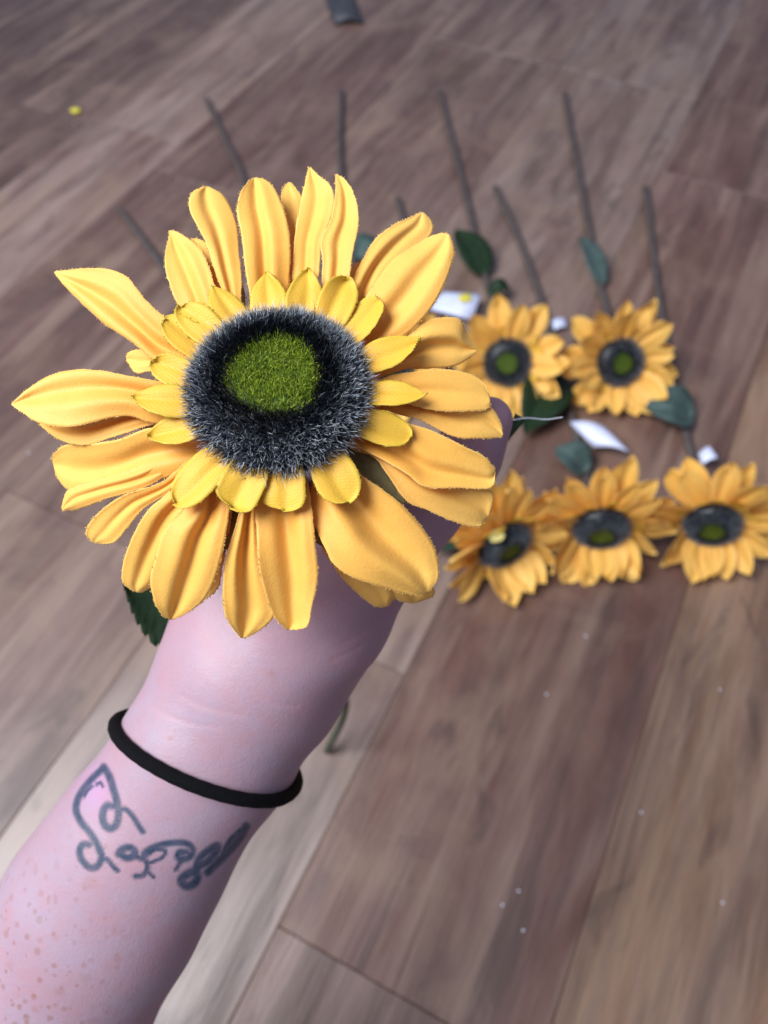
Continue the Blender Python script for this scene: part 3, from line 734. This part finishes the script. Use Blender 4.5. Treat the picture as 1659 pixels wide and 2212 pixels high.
# tattoo strokes, in picture units of the 900x1100 close-up (k = px, width)
def Z(x, y): return (x * 0.5425 * 0.7373, (1900 + y * 0.5425) * 0.7373)
TAT = [
 ([(560,640),(590,690),(612,760),(632,830),(640,900),(625,955),(590,972),(560,940),(555,890),(575,850),(610,850)], 15),
 ([(640,870),(680,870),(720,910),(750,960),(772,990)], 11),
 ([(555,650),(500,700),(450,760),(418,820),(412,880),(440,940),(490,1000),(530,1070),(548,1130),(520,1180),(480,1180),(445,1145),(430,1100),(445,1060),(480,1060)], 14),
 ([(545,1140),(580,1140),(605,1170),(635,1200)], 10),
 ([(640,1110),(660,1085),(700,1075),(730,1100),(715,1125),(680,1130),(655,1110)], 15),
 ([(720,1110),(750,1130),(790,1150),(795,1190),(770,1225),(730,1230)], 11),
 ([(770,1130),(790,1095),(850,1065),(930,1050),(1000,1050),(1040,1080),(1030,1120),(990,1140),(960,1130),(970,1100),(1005,1100)], 13),
 ([(775,1140),(830,1090),(890,1090),(880,1125),(830,1150),(790,1165)], 8),
 ([(790,1200),(830,1235)], 8),
 ([(985,1130),(970,1160),(950,1195)], 9),
 ([(1060,1180),(1080,1130),(1130,1085),(1175,1065),(1160,1110),(1120,1150),(1075,1175),(1060,1200)], 15),
 ([(1060,1200),(1010,1220),(980,1250),(1000,1280),(1040,1275),(1065,1240),(1060,1205)], 18),
 ([(1120,1210),(1170,1160),(1230,1100),(1290,1030),(1330,960)], 16),
 ([(1190,1140),(1240,1040),(1300,980)], 10), ([(1200,1120),(1260,1080)], 10),
 ([(520,735),(545,725),(555,745)], 6), ([(455,800),(475,765),(500,745)], 6),
]
tat = np.zeros(n)
near = front & (px > 120) & (px < 580) & (py > 1600) & (py < 1980)
ii = np.where(near)[0]; pp = np.stack([px[ii], py[ii]], 1)
for pts, w in TAT:
    pts2 = [np.array(Z(*p)) for p in pts]
    q = spline(pts2, 10 * len(pts2)) if len(pts2) > 2 else np.array([pts2[0] * (1 - u) + pts2[1] * u for u in np.linspace(0, 1, 8)])
    dmin = np.full(len(ii), 1e9)
    for a, b in zip(q[:-1], q[1:]):
        ba = b - a; t = np.clip(((pp - a) @ ba) / (ba @ ba + 1e-9), 0, 1)
        dmin = np.minimum(dmin, np.linalg.norm(pp - a - t[:, None] * ba, axis=1))
    hw = w * 0.4 * 1.15
    tat[ii] = np.maximum(tat[ii], np.clip(1.25 - np.maximum(dmin - hw * 0.55, 0) / (hw * 0.9), 0, 1))
def spot(x, y, r):
    return np.exp(-(((px - x) ** 2 + (py - y) ** 2) / (r * r)) ** 1.3) * front
zx, zy = Z(515, 760); pink = np.exp(-(((px - zx) / 34) ** 2 + ((py - zy) / 50) ** 2)) * front
mole = np.zeros(n)
for (x, y, r, a) in [(586,1455,8,.6),(504+45,1518,3,.4),(368,1594,5,.9),(378,1578,3,.7),(228,1829,5,.9),(168,1858,3,.8),(202,1902,3.5,.8),(362,1768,3,.6),(250,2013,7,.5),
                     (118,2023,8,.35),(75,2180,7,.6),(175,2105,3,.4),(20,2085,8,.4),(342,1978,5,.3),(264,1700,3,.4),(300,1695,3,.3),(10,1985,4,.5),(40,2150,3,.5)]:
    mole = np.maximum(mole, a * spot(x, y, r))
# freckles thicken towards the elbow on the back of the arm
ax_t = np.clip((py - 1750) / 350, 0, 1) * np.clip((330 - px) / 260, 0, 1)
rosy = np.clip((1560 - py) / 260, 0, 1) * np.clip((py - 1150) / 150, 0, 1)
rosy = np.maximum(rosy, np.clip((px - 900) / 60, 0, 1))
crease = np.zeros(n)
for q in ([(395,1505),(450,1530),(520,1545)], [(330,1530),(400,1560),(470,1572)], [(745,1388),(780,1372),(812,1345)], [(720,1425),(765,1405),(800,1380)], [(540,1490),(590,1520),(640,1525)]):
    cq = spline(q, 16); dm = np.full(n, 1e9)
    for a in cq: dm = np.minimum(dm, np.hypot(px - a[0], py - a[1]))
    crease = np.maximum(crease, np.exp(-(dm / 6.0) ** 2) * front)
AV2 = AV - AN * (crease * 0.00018)[:, None]
arm_me.vertices.foreach_set('co', AV2.astype(np.float32).ravel())
for nm, arr in (('ink', tat), ('pink', pink), ('mole', mole), ('freckle', ax_t), ('rosy', rosy), ('fold', crease)):
    a = arm_me.attributes.new(nm, 'FLOAT', 'POINT'); a.data.foreach_set('value', arr.astype(np.float32))
arm_me.polygons.foreach_set('use_smooth', [True] * len(arm_me.polygons))

s = NT('skin')
co = s.n('ShaderNodeTexCoord').outputs['Object']
A = lambda nm: s.n('ShaderNodeAttribute', attribute_name=nm).outputs['Fac']
blot = s.noise(co, 48, 6, 0.68)
c = s.mix(s.ramp(blot, [(0.36, 0.0), (0.64, 1.0)]), (0.320, 0.232, 0.272), (0.345, 0.205, 0.232))
c = s.mix(s.math('MULTIPLY', A('rosy'), s.ramp(s.noise(co, 30, 3), [(0.25, 0.15), (0.7, 0.75)])), c, (0.36, 0.190, 0.215))
vein = s.noise(co, 22, 2, 0.5, 0.8)
c = s.mix(s.math('MULTIPLY', s.ramp(vein, [(0.46, 0.0), (0.50, 1.0), (0.54, 0.0)]), 0.2), c, (0.27, 0.21, 0.275))
for scl, th, st in ((330, 0.40, 0.55), (190, 0.34, 0.5), (95, 0.30, 0.34)):
    vo = s.n('ShaderNodeTexVoronoi', i_Scale=float(scl)); s.l(co, vo.inputs['Vector'])
    sepc = s.n('ShaderNodeSeparateColor'); s.l(vo.outputs['Color'], sepc.inputs[0])
    rad = s.math('MULTIPLY', s.math('SUBTRACT', sepc.outputs[0], 0.45, True), th / 0.55 * 1.4)
    spt = s.math('MULTIPLY', s.math('SUBTRACT', rad, vo.outputs['Distance'], True), 6.0, True)
    c = s.mix(s.math('MULTIPLY', s.math('MULTIPLY', spt, s.math('ADD', s.math('MULTIPLY', A('freckle'), 0.95), 0.10)), st), c, (0.23, 0.105, 0.075))
c = s.mix(s.math('MULTIPLY', A('mole'), 0.7), c, (0.30, 0.12, 0.085))
c = s.mix(s.math('MULTIPLY', A('pink'), 0.5), c, (0.42, 0.22, 0.40))
c = s.mix(s.math('MULTIPLY', A('fold'), 0.14), c, (0.52, 0.24, 0.22))
inkn = s.math('MULTIPLY', A('ink'), s.ramp(s.noise(co, 300, 3), [(0.3, 0.80), (0.7, 0.97)]))
c = s.mix(inkn, c, (0.010, 0.034, 0.066))
s.l(c, s.b.inputs['Base Color'])
s.setb(Roughness=0.48, Subsurface_Weight=0.28, Subsurface_Scale=0.006)
s.b.inputs['Subsurface Radius'].default_value = (1.0, 0.35, 0.2)
s.b.inputs['Specular IOR Level'].default_value = 0.38
pores = s.n('ShaderNodeTexVoronoi', i_Scale=1100.0); s.l(co, pores.inputs['Vector'])
s.bump(s.math('ADD', s.math('MULTIPLY', pores.outputs['Distance'], 0.6), s.noise(co, 260, 4)), 0.22, 0.0006)
M_SKIN = s.m

arm_me.materials.clear(); arm_me.materials.append(M_SKIN)
WR = C(424, 1655, 0.334)
person = thing('person', WR, 'bare freckled forearm and left hand of a person gripping the sunflower stem', 'person')
obj('body', arm_me, M_SKIN, person)
# thumb nail
tip_dir = nrm(TH[-1][0] - TH[-2][0]); nn = nrm(-AX_F * 0.1 + AX_U * 0.75 - AX_R * 0.65); nn = nrm(nn - tip_dir * (nn @ tip_dir)); sdn = np.cross(tip_dir, nn)
NV, NF = [], []
for i in range(7):
    for k in range(7):
        u, v_ = i / 6, k / 6 * 2 - 1
        wv = 0.0062 * (1 - 0.25 * max(0, u - 0.6) / 0.4)
        NV.append(TH[-1][0] + tip_dir * (-0.006 + 0.0135 * u) + sdn * wv * v_ + nn * (0.0106 - 0.0032 * v_ * v_ - 0.0012 * u * u))
NF = [(i * 7 + k, i * 7 + k + 1, (i + 1) * 7 + k + 1, (i + 1) * 7 + k) for i in range(6) for k in range(6)]
M_NAIL = mat_simple('nail', (0.60, 0.40, 0.38), (0.66, 0.46, 0.43), 200, 0.3, 0.05, 0.0004)
nl = obj('thumb_nail', mesh_of('thumb_nail', NV, NF), M_NAIL, person); solid(nl, 0.0006)

# hair tie: the loop lies in a slanted plane round the wrist
pL, pM, pR = C(300, 1568, 0.336), C(428, 1688, 0.305), C(592, 1704, 0.330)
pn = nrm(np.cross(pM - pL, pR - pL)); cen = C(440, 1642, 0.334); cen = cen - pn * ((cen - pL) @ pn)
e1 = nrm(pR - pL); e2 = np.cross(pn, e1); ring = []
for th in np.linspace(0, 2 * math.pi, 97)[:-1]:
    dr = math.cos(th) * e1 + math.sin(th) * e2
    rs = np.linspace(0.005, 0.09, 240); ds = sdf(cen + rs[:, None] * dr)
    k = int(np.argmax(ds > 0)); ring.append(rs[k])
ring = np.array(ring)
for _ in range(6): ring = (np.roll(ring, 1) + ring * 2 + np.roll(ring, -1)) / 4
RT = 0.0028
path = [cen + (r + RT * 0.62) * (math.cos(th) * e1 + math.sin(th) * e2) for r, th in zip(ring, np.linspace(0, 2 * math.pi, 97)[:-1])]
path = np.array(path); V = []; nn_ = 14; m_ = len(path)
for i in range(m_):
    T = nrm(path[(i + 1) % m_] - path[i - 1]); o1 = nrm(path[i] - cen); o1 = nrm(o1 - T * (o1 @ T)); o2 = np.cross(T, o1)
    for k in range(nn_):
        th = 2 * math.pi * k / nn_
        V.append(path[i] + RT * (1 + 0.03 * math.sin(i * 2.1 + k)) * (math.cos(th) * o1 + math.sin(th) * o2))
Fc = [(i * nn_ + k, i * nn_ + (k + 1) % nn_, ((i + 1) % m_) * nn_ + (k + 1) % nn_, ((i + 1) % m_) * nn_ + k) for i in range(m_) for k in range(nn_)]
ht = obj('hair_tie', mesh_of('hair_tie', V, Fc), M_TIE)
tag(ht, 'thick black elastic hair tie worn around the wrist', 'hair tie')

# ------------------------------------------------------------------ sunflowers lying on the floor
def local_petal(L, half, style, seed, curl, **kw):
    u = np.linspace(0, 1, 20); cl = np.stack([u * L, 0 * u, curl * L * u ** 2], 1)
    V, Fc, tn = petal(cl, np.array([0, 0, 1.0]), half, style, seed=seed, nt=14, ns=9, fray=0, **kw)
    return mesh_of('petal', V, Fc, True, tn)
PETS = [local_petal(0.047, 0.0118, 'r' if k == 0 else 'p', 700 + k, (-0.12, 0.10, -0.02, 0.2)[k], cup=0.15, crease=0.2) for k in range(4)]
INNS = [local_petal(0.020, 0.0075, 'r', 720 + k, 0.15, cup=0.2, crease=0.1) for k in range(2)]
CORE2, PILE2 = disc(0.0305, 3600, 0.0050, 0.00018, 9, 8, 24, 0.40, 0.5, 0.46, (0.5, 0.8, 1.2))
for me_ in PETS: me_.materials.append(M_PET)
for me_ in INNS: me_.materials.append(M_INN)
CORE2.materials.append(M_PILE); PILE2.materials.append(M_PILE)

def floor_flower(hp, hz, delta, side, stem_px, leaves, label, seed, extra=None, spin=0.0):
    r_ = random.Random(seed)
    hc = G(hp[0], hp[1], hz)
    root = thing('sunflower', (hc[0], hc[1], 0), label, 'sunflower', 'artificial sunflowers lying on the floor')
    ax = nrm([math.sin(R(delta)) * math.sin(R(side)), -math.sin(R(delta)) * math.cos(R(side)), math.cos(R(delta))])
    a = nrm(np.cross([0, 0, 1.0], ax)); b = np.cross(ax, a)
    HM = Matrix(((a[0], b[0], ax[0], hc[0]), (a[1], b[1], ax[1], hc[1]), (a[2], b[2], ax[2], hc[2]), (0, 0, 0, 1)))
    fc_ = obj('flower_core', CORE2, None, root, HM)
    p = link(bpy.data.objects.new('fibre_pile', PILE2)); p.parent = fc_; p.matrix_basis = Matrix.Rotation(r_.uniform(0, 6), 4, 'Z'); p['kind'] = 'stuff'
    for lay, (cnt, r0, el, zz, meshes, sc) in enumerate(((13, 0.020, 18, -0.002, PETS, 1.16), (14, 0.019, 4, -0.006, PETS, 1.28), (14, 0.0275, 16, -0.001, INNS, 1.0))):
        ph0 = r_.uniform(0, 6.28)
        for k in range(cnt):
            ph = ph0 + 6.2832 * (k + r_.uniform(-0.28, 0.28)) / cnt
            e = el + r_.uniform(-10, 14); s_ = sc * r_.uniform(0.88, 1.12)
            if delta > 70 and lay < 2 and math.sin(ph) > 0.1: e -= 34 * math.sin(ph)      # upper petals flop backwards
            for _ in range(40):
                M_ = HM @ Matrix.Rotation(ph, 4, 'Z') @ Matrix.Translation((r0, 0, zz)) @ Matrix.Rotation(R(-e), 4, 'Y') @ Matrix.Rotation(R(r_.uniform(-16, 16)), 4, 'X') @ Matrix.Scale(s_, 4)
                if min((M_ @ Vector((x, y, 0))).z for x in (0.023, 0.046 if lay < 2 else 0.02) for y in (-0.009, 0, 0.009)) > 0.003 or e > 88: break
                e += 4
            obj('petal' if lay < 2 else 'inner_petal', meshes[r_.randrange(len(meshes))], None, root, M_)
    # calyx, stem
    back = hc - ax * 0.012
    cv, cf = tube([back + ax * 0.006, back, back - ax * 0.010, back - ax * 0.018], [0.021, 0.019, 0.012, 0.005], 14)
    obj('calyx', mesh_of('calyx', cv, cf), M_SEPAL, root)
    pts = [back - ax * 0.010, back - ax * 0.03 + np.array([0, 0, -0.004])] 
    for q in stem_px: pts.append(G(q[0], q[1], 0.0058))
    for q in pts: q[2] = max(q[2], 0.0058)
    V, Fc = tube(spline(pts, 50), np.linspace(0.0056, 0.0050, 50), 9)
    stem = obj('stem', mesh_of('stem', V, Fc), M_STEM, root)
    for k, (bp, tp, half, pale) in enumerate(leaves):
        A_, B_ = G(*bp, 0.006), G(*tp, 0.012)
        mid = 0.5 * (A_ + B_) + np.array([0, 0, 0.014])
        add_leaf(stem, [A_, mid, B_], (0.1, -0.15, 1.0), half, seed * 7 + k, M_LEAF_UNDER if pale else M_LEAF, nt=24, ns=7, teeth=9)
    return root

floor_flower((1095, 782), 0.046, 52, -10, [(1066, 660), (1048, 600), (1010, 440), (975, 300), (950, 200)], [((1046, 600), (985, 505), 0.026, 0), ((1056, 640), (1100, 628), 0.012, 0)],
    'lying sunflower beside the tag with yellow print, wide slate ring round its eye', 1)
floor_flower((1336, 782), 0.046, 54, 8, [(1312, 680), (1292, 600), (1262, 440), (1238, 310), (1220, 203)], [((1300, 620), (1250, 515), 0.016, 1)],
    'lying sunflower with a large bright green eye, pale teal leaf partway up its stem', 2)
floor_flower((1086, 1172), 0.042, 84, 26, [(1040, 1070), (990, 900), (930, 700), (890, 560), (860, 430)], [((1010, 1150), (940, 1190), 0.020, 0)],
    'lying sunflower with a pale yellow scrap fallen across its dark centre', 3)
floor_flower((1297, 1136), 0.044, 86, -4, [(1270, 1040), (1235, 900), (1190, 720), (1130, 540), (1070, 405)], [((1205, 820), (1130, 940), 0.032, 0), ((1262, 1020), (1200, 975), 0.022, 1)],
    'middle sunflower of the three lying in the row below the folded white tag', 4)
floor_flower((1537, 1128), 0.044, 84, -12, [(1502, 1010), (1480, 930), (1448, 780), (1420, 620), (1395, 407)], [((1490, 905), (1395, 885), 0.030, 1)],
    'end sunflower of its row, a small white tag tip behind its upper petals', 5)
floor_flower((842, 782), 0.046, 54, 0, [(800, 690), (770, 600), (745, 450), (734, 320), (737, 198)], [((770, 560), (812, 520), 0.018, 1)],
    'lying sunflower mostly hidden behind the held bloom, straight stem reaching past its top petals', 6)
floor_flower((600, 782), 0.046, 54, 0, [(580, 680), (562, 560), (530, 400), (485, 300), (446, 215)], [],
    'lying sunflower hidden behind the held bloom, bent stem tip showing above the broad upper petals', 7)
floor_flower((640, 1110), 0.042, 74, 0, [(560, 960), (470, 780), (380, 620), (310, 520), (257, 452)], [],
    'lying sunflower hidden behind the held bloom, stem tip leaning out beside its raised side petal', 8)

# ------------------------------------------------------------------ tags and scraps
def card(name, quad, zs, label, cat, mat, th=0.0005, group=None, bendz=0.004):
    p = [G(q[0], q[1], z) for q, z in zip(quad, zs)]
    nu, nv = 7, 4; V = []
    for i in range(nu):
        for k in range(nv):
            u, v_ = i / (nu - 1), k / (nv - 1)
            x = p[0] * (1 - u) * (1 - v_) + p[1] * u * (1 - v_) + p[2] * u * v_ + p[3] * (1 - u) * v_
            V.append(x + np.array([0, 0, bendz * math.sin(math.pi * u)]))
    Fc = [(i * nv + k, i * nv + k + 1, (i + 1) * nv + k + 1, (i + 1) * nv + k) for i in range(nu - 1) for k in range(nv - 1)]
    c = np.mean(V, axis=0); o = obj(name, mesh_of(name, np.array(V) - c, Fc), mat, None, Matrix.Translation(Vector(c)))
    solid(o, th); tag(o, label, cat, group); return o
g = 'paper tags on the flower stems'
t1 = card('price_tag', [(928, 668), (960, 630), (1040, 636), (1020, 692)], [0.012, 0.016, 0.02, 0.012], 'white paper tag with a yellow print mark beside a lying sunflower', 'tag', M_TAG, group=g)
card('price_tag', [(1190, 694), (1222, 688), (1226, 708), (1196, 714)], [0.006] * 4, 'small white tag showing between the petals of two touching sunflowers', 'tag', M_TAG, group=g)
card('price_tag', [(1230, 912), (1308, 922), (1362, 978), (1282, 966)], [0.012, 0.02, 0.02, 0.012], 'folded white paper tag lying in the open between the two flower rows', 'tag', M_TAG, group=g, bendz=0.006)
card('price_tag', [(1508, 980), (1534, 964), (1552, 990), (1516, 1004)], [0.012, 0.02, 0.02, 0.012], 'small white tag tip poking up behind the end sunflower of its row', 'tag', M_TAG, group=g)
yp = card('print_mark', [(988, 640), (1016, 634), (1020, 650), (996, 654)], [0.0215, 0.0215, 0.0215, 0.0215], 'x', 'x', M_YSCRAP, 0.0003, bendz=0.001)
del yp['label'], yp['category']
yp.parent = t1; yp.matrix_parent_inverse = t1.matrix_basis.inverted()

def lump(name, c, r, label, cat, mat, seed, flat=0.4, group=None):
    r_ = np.random.default_rng(seed); V, Fc = [], []
    na, nl = 12, 6
    for i in range(nl + 1):
        la = math.pi * i / nl
        for k in range(na):
            th = 2 * math.pi * k / na; q = 1 + r_.normal(0, 0.14)
            V.append((r[0] * q * math.sin(la) * math.cos(th), r[1] * q * math.sin(la) * math.sin(th), r[2] * flat * q * math.cos(la)))
    for i in range(nl):
        for k in range(na): Fc.append((i * na + k, (i + 1) * na + k, (i + 1) * na + (k + 1) % na, i * na + (k + 1) % na))
    z0 = min(v[2] for v in V); V = [(x, y, z - z0) for x, y, z in V]
    o = obj(name, mesh_of(name, V, Fc), mat, None, Matrix.Translation((c[0], c[1], 0.0003))); tag(o, label, cat, group); return o
lump('yellow_scrap', G(165, 242), (0.010, 0.009, 0.006), 'tiny bright yellow cloth scrap alone on the floor', 'scrap', M_YSCRAP, 1)
card('dark_scrap', [(690, -40), (752, -40), (786, 52), (722, 54)], [0.004, 0.004, 0.002, 0.002], 'dark slate grey strip of cloth lying on the bare floor', 'scrap', M_SCRAP, 0.002, bendz=0.010)
c_ = G(1060, 1168, 0.075); lp = local_petal(0.015, 0.0065, 'r', 900, 0.3, cup=0.3, crease=0.15)
o = obj('petal_scrap', lp, mat_simple('pale_scrap', (0.42, 0.36, 0.09), (0.52, 0.44, 0.14), 200), None, Matrix.Translation(Vector(c_)) @ Matrix.Rotation(R(40), 4, 'Z') @ Matrix.Rotation(R(20), 4, 'X'))
solid(o, 0.0003); tag(o, 'pale yellow petal scrap resting on the dark centre of a lying sunflower', 'scrap')

GL = [(123,203),(385,295),(385,388),(100,440),(160,268),(1265,1375),(1085,1955),(1120,1925),(1385,1755),(1555,1490),(745,18),(1440,290),(300,60),(62,980),(1130,2010),(90,370),(560,700),(1560,1950),(1180,1500)]
gme = mesh_of('glitter_fleck', [(0.0011 * math.cos(k * math.pi / 3), 0.0011 * math.sin(k * math.pi / 3), z) for z in (0, 0.0002) for k in range(6)],
              [tuple(range(6, 12))] + [(k, (k + 1) % 6, 6 + (k + 1) % 6, 6 + k) for k in range(6)], False)
for i, q in enumerate(GL):
    p = G(*q)
    o = obj('glitter_fleck', gme, M_GLIT, None, Matrix.Translation((p[0], p[1], 0.0005)) @ Matrix.Rotation(R(random.uniform(-8, 8)), 4, 'X'))
    tag(o, 'tiny sparkling glitter fleck lying on the wood planks', 'glitter', 'glitter flecks scattered on the floor')
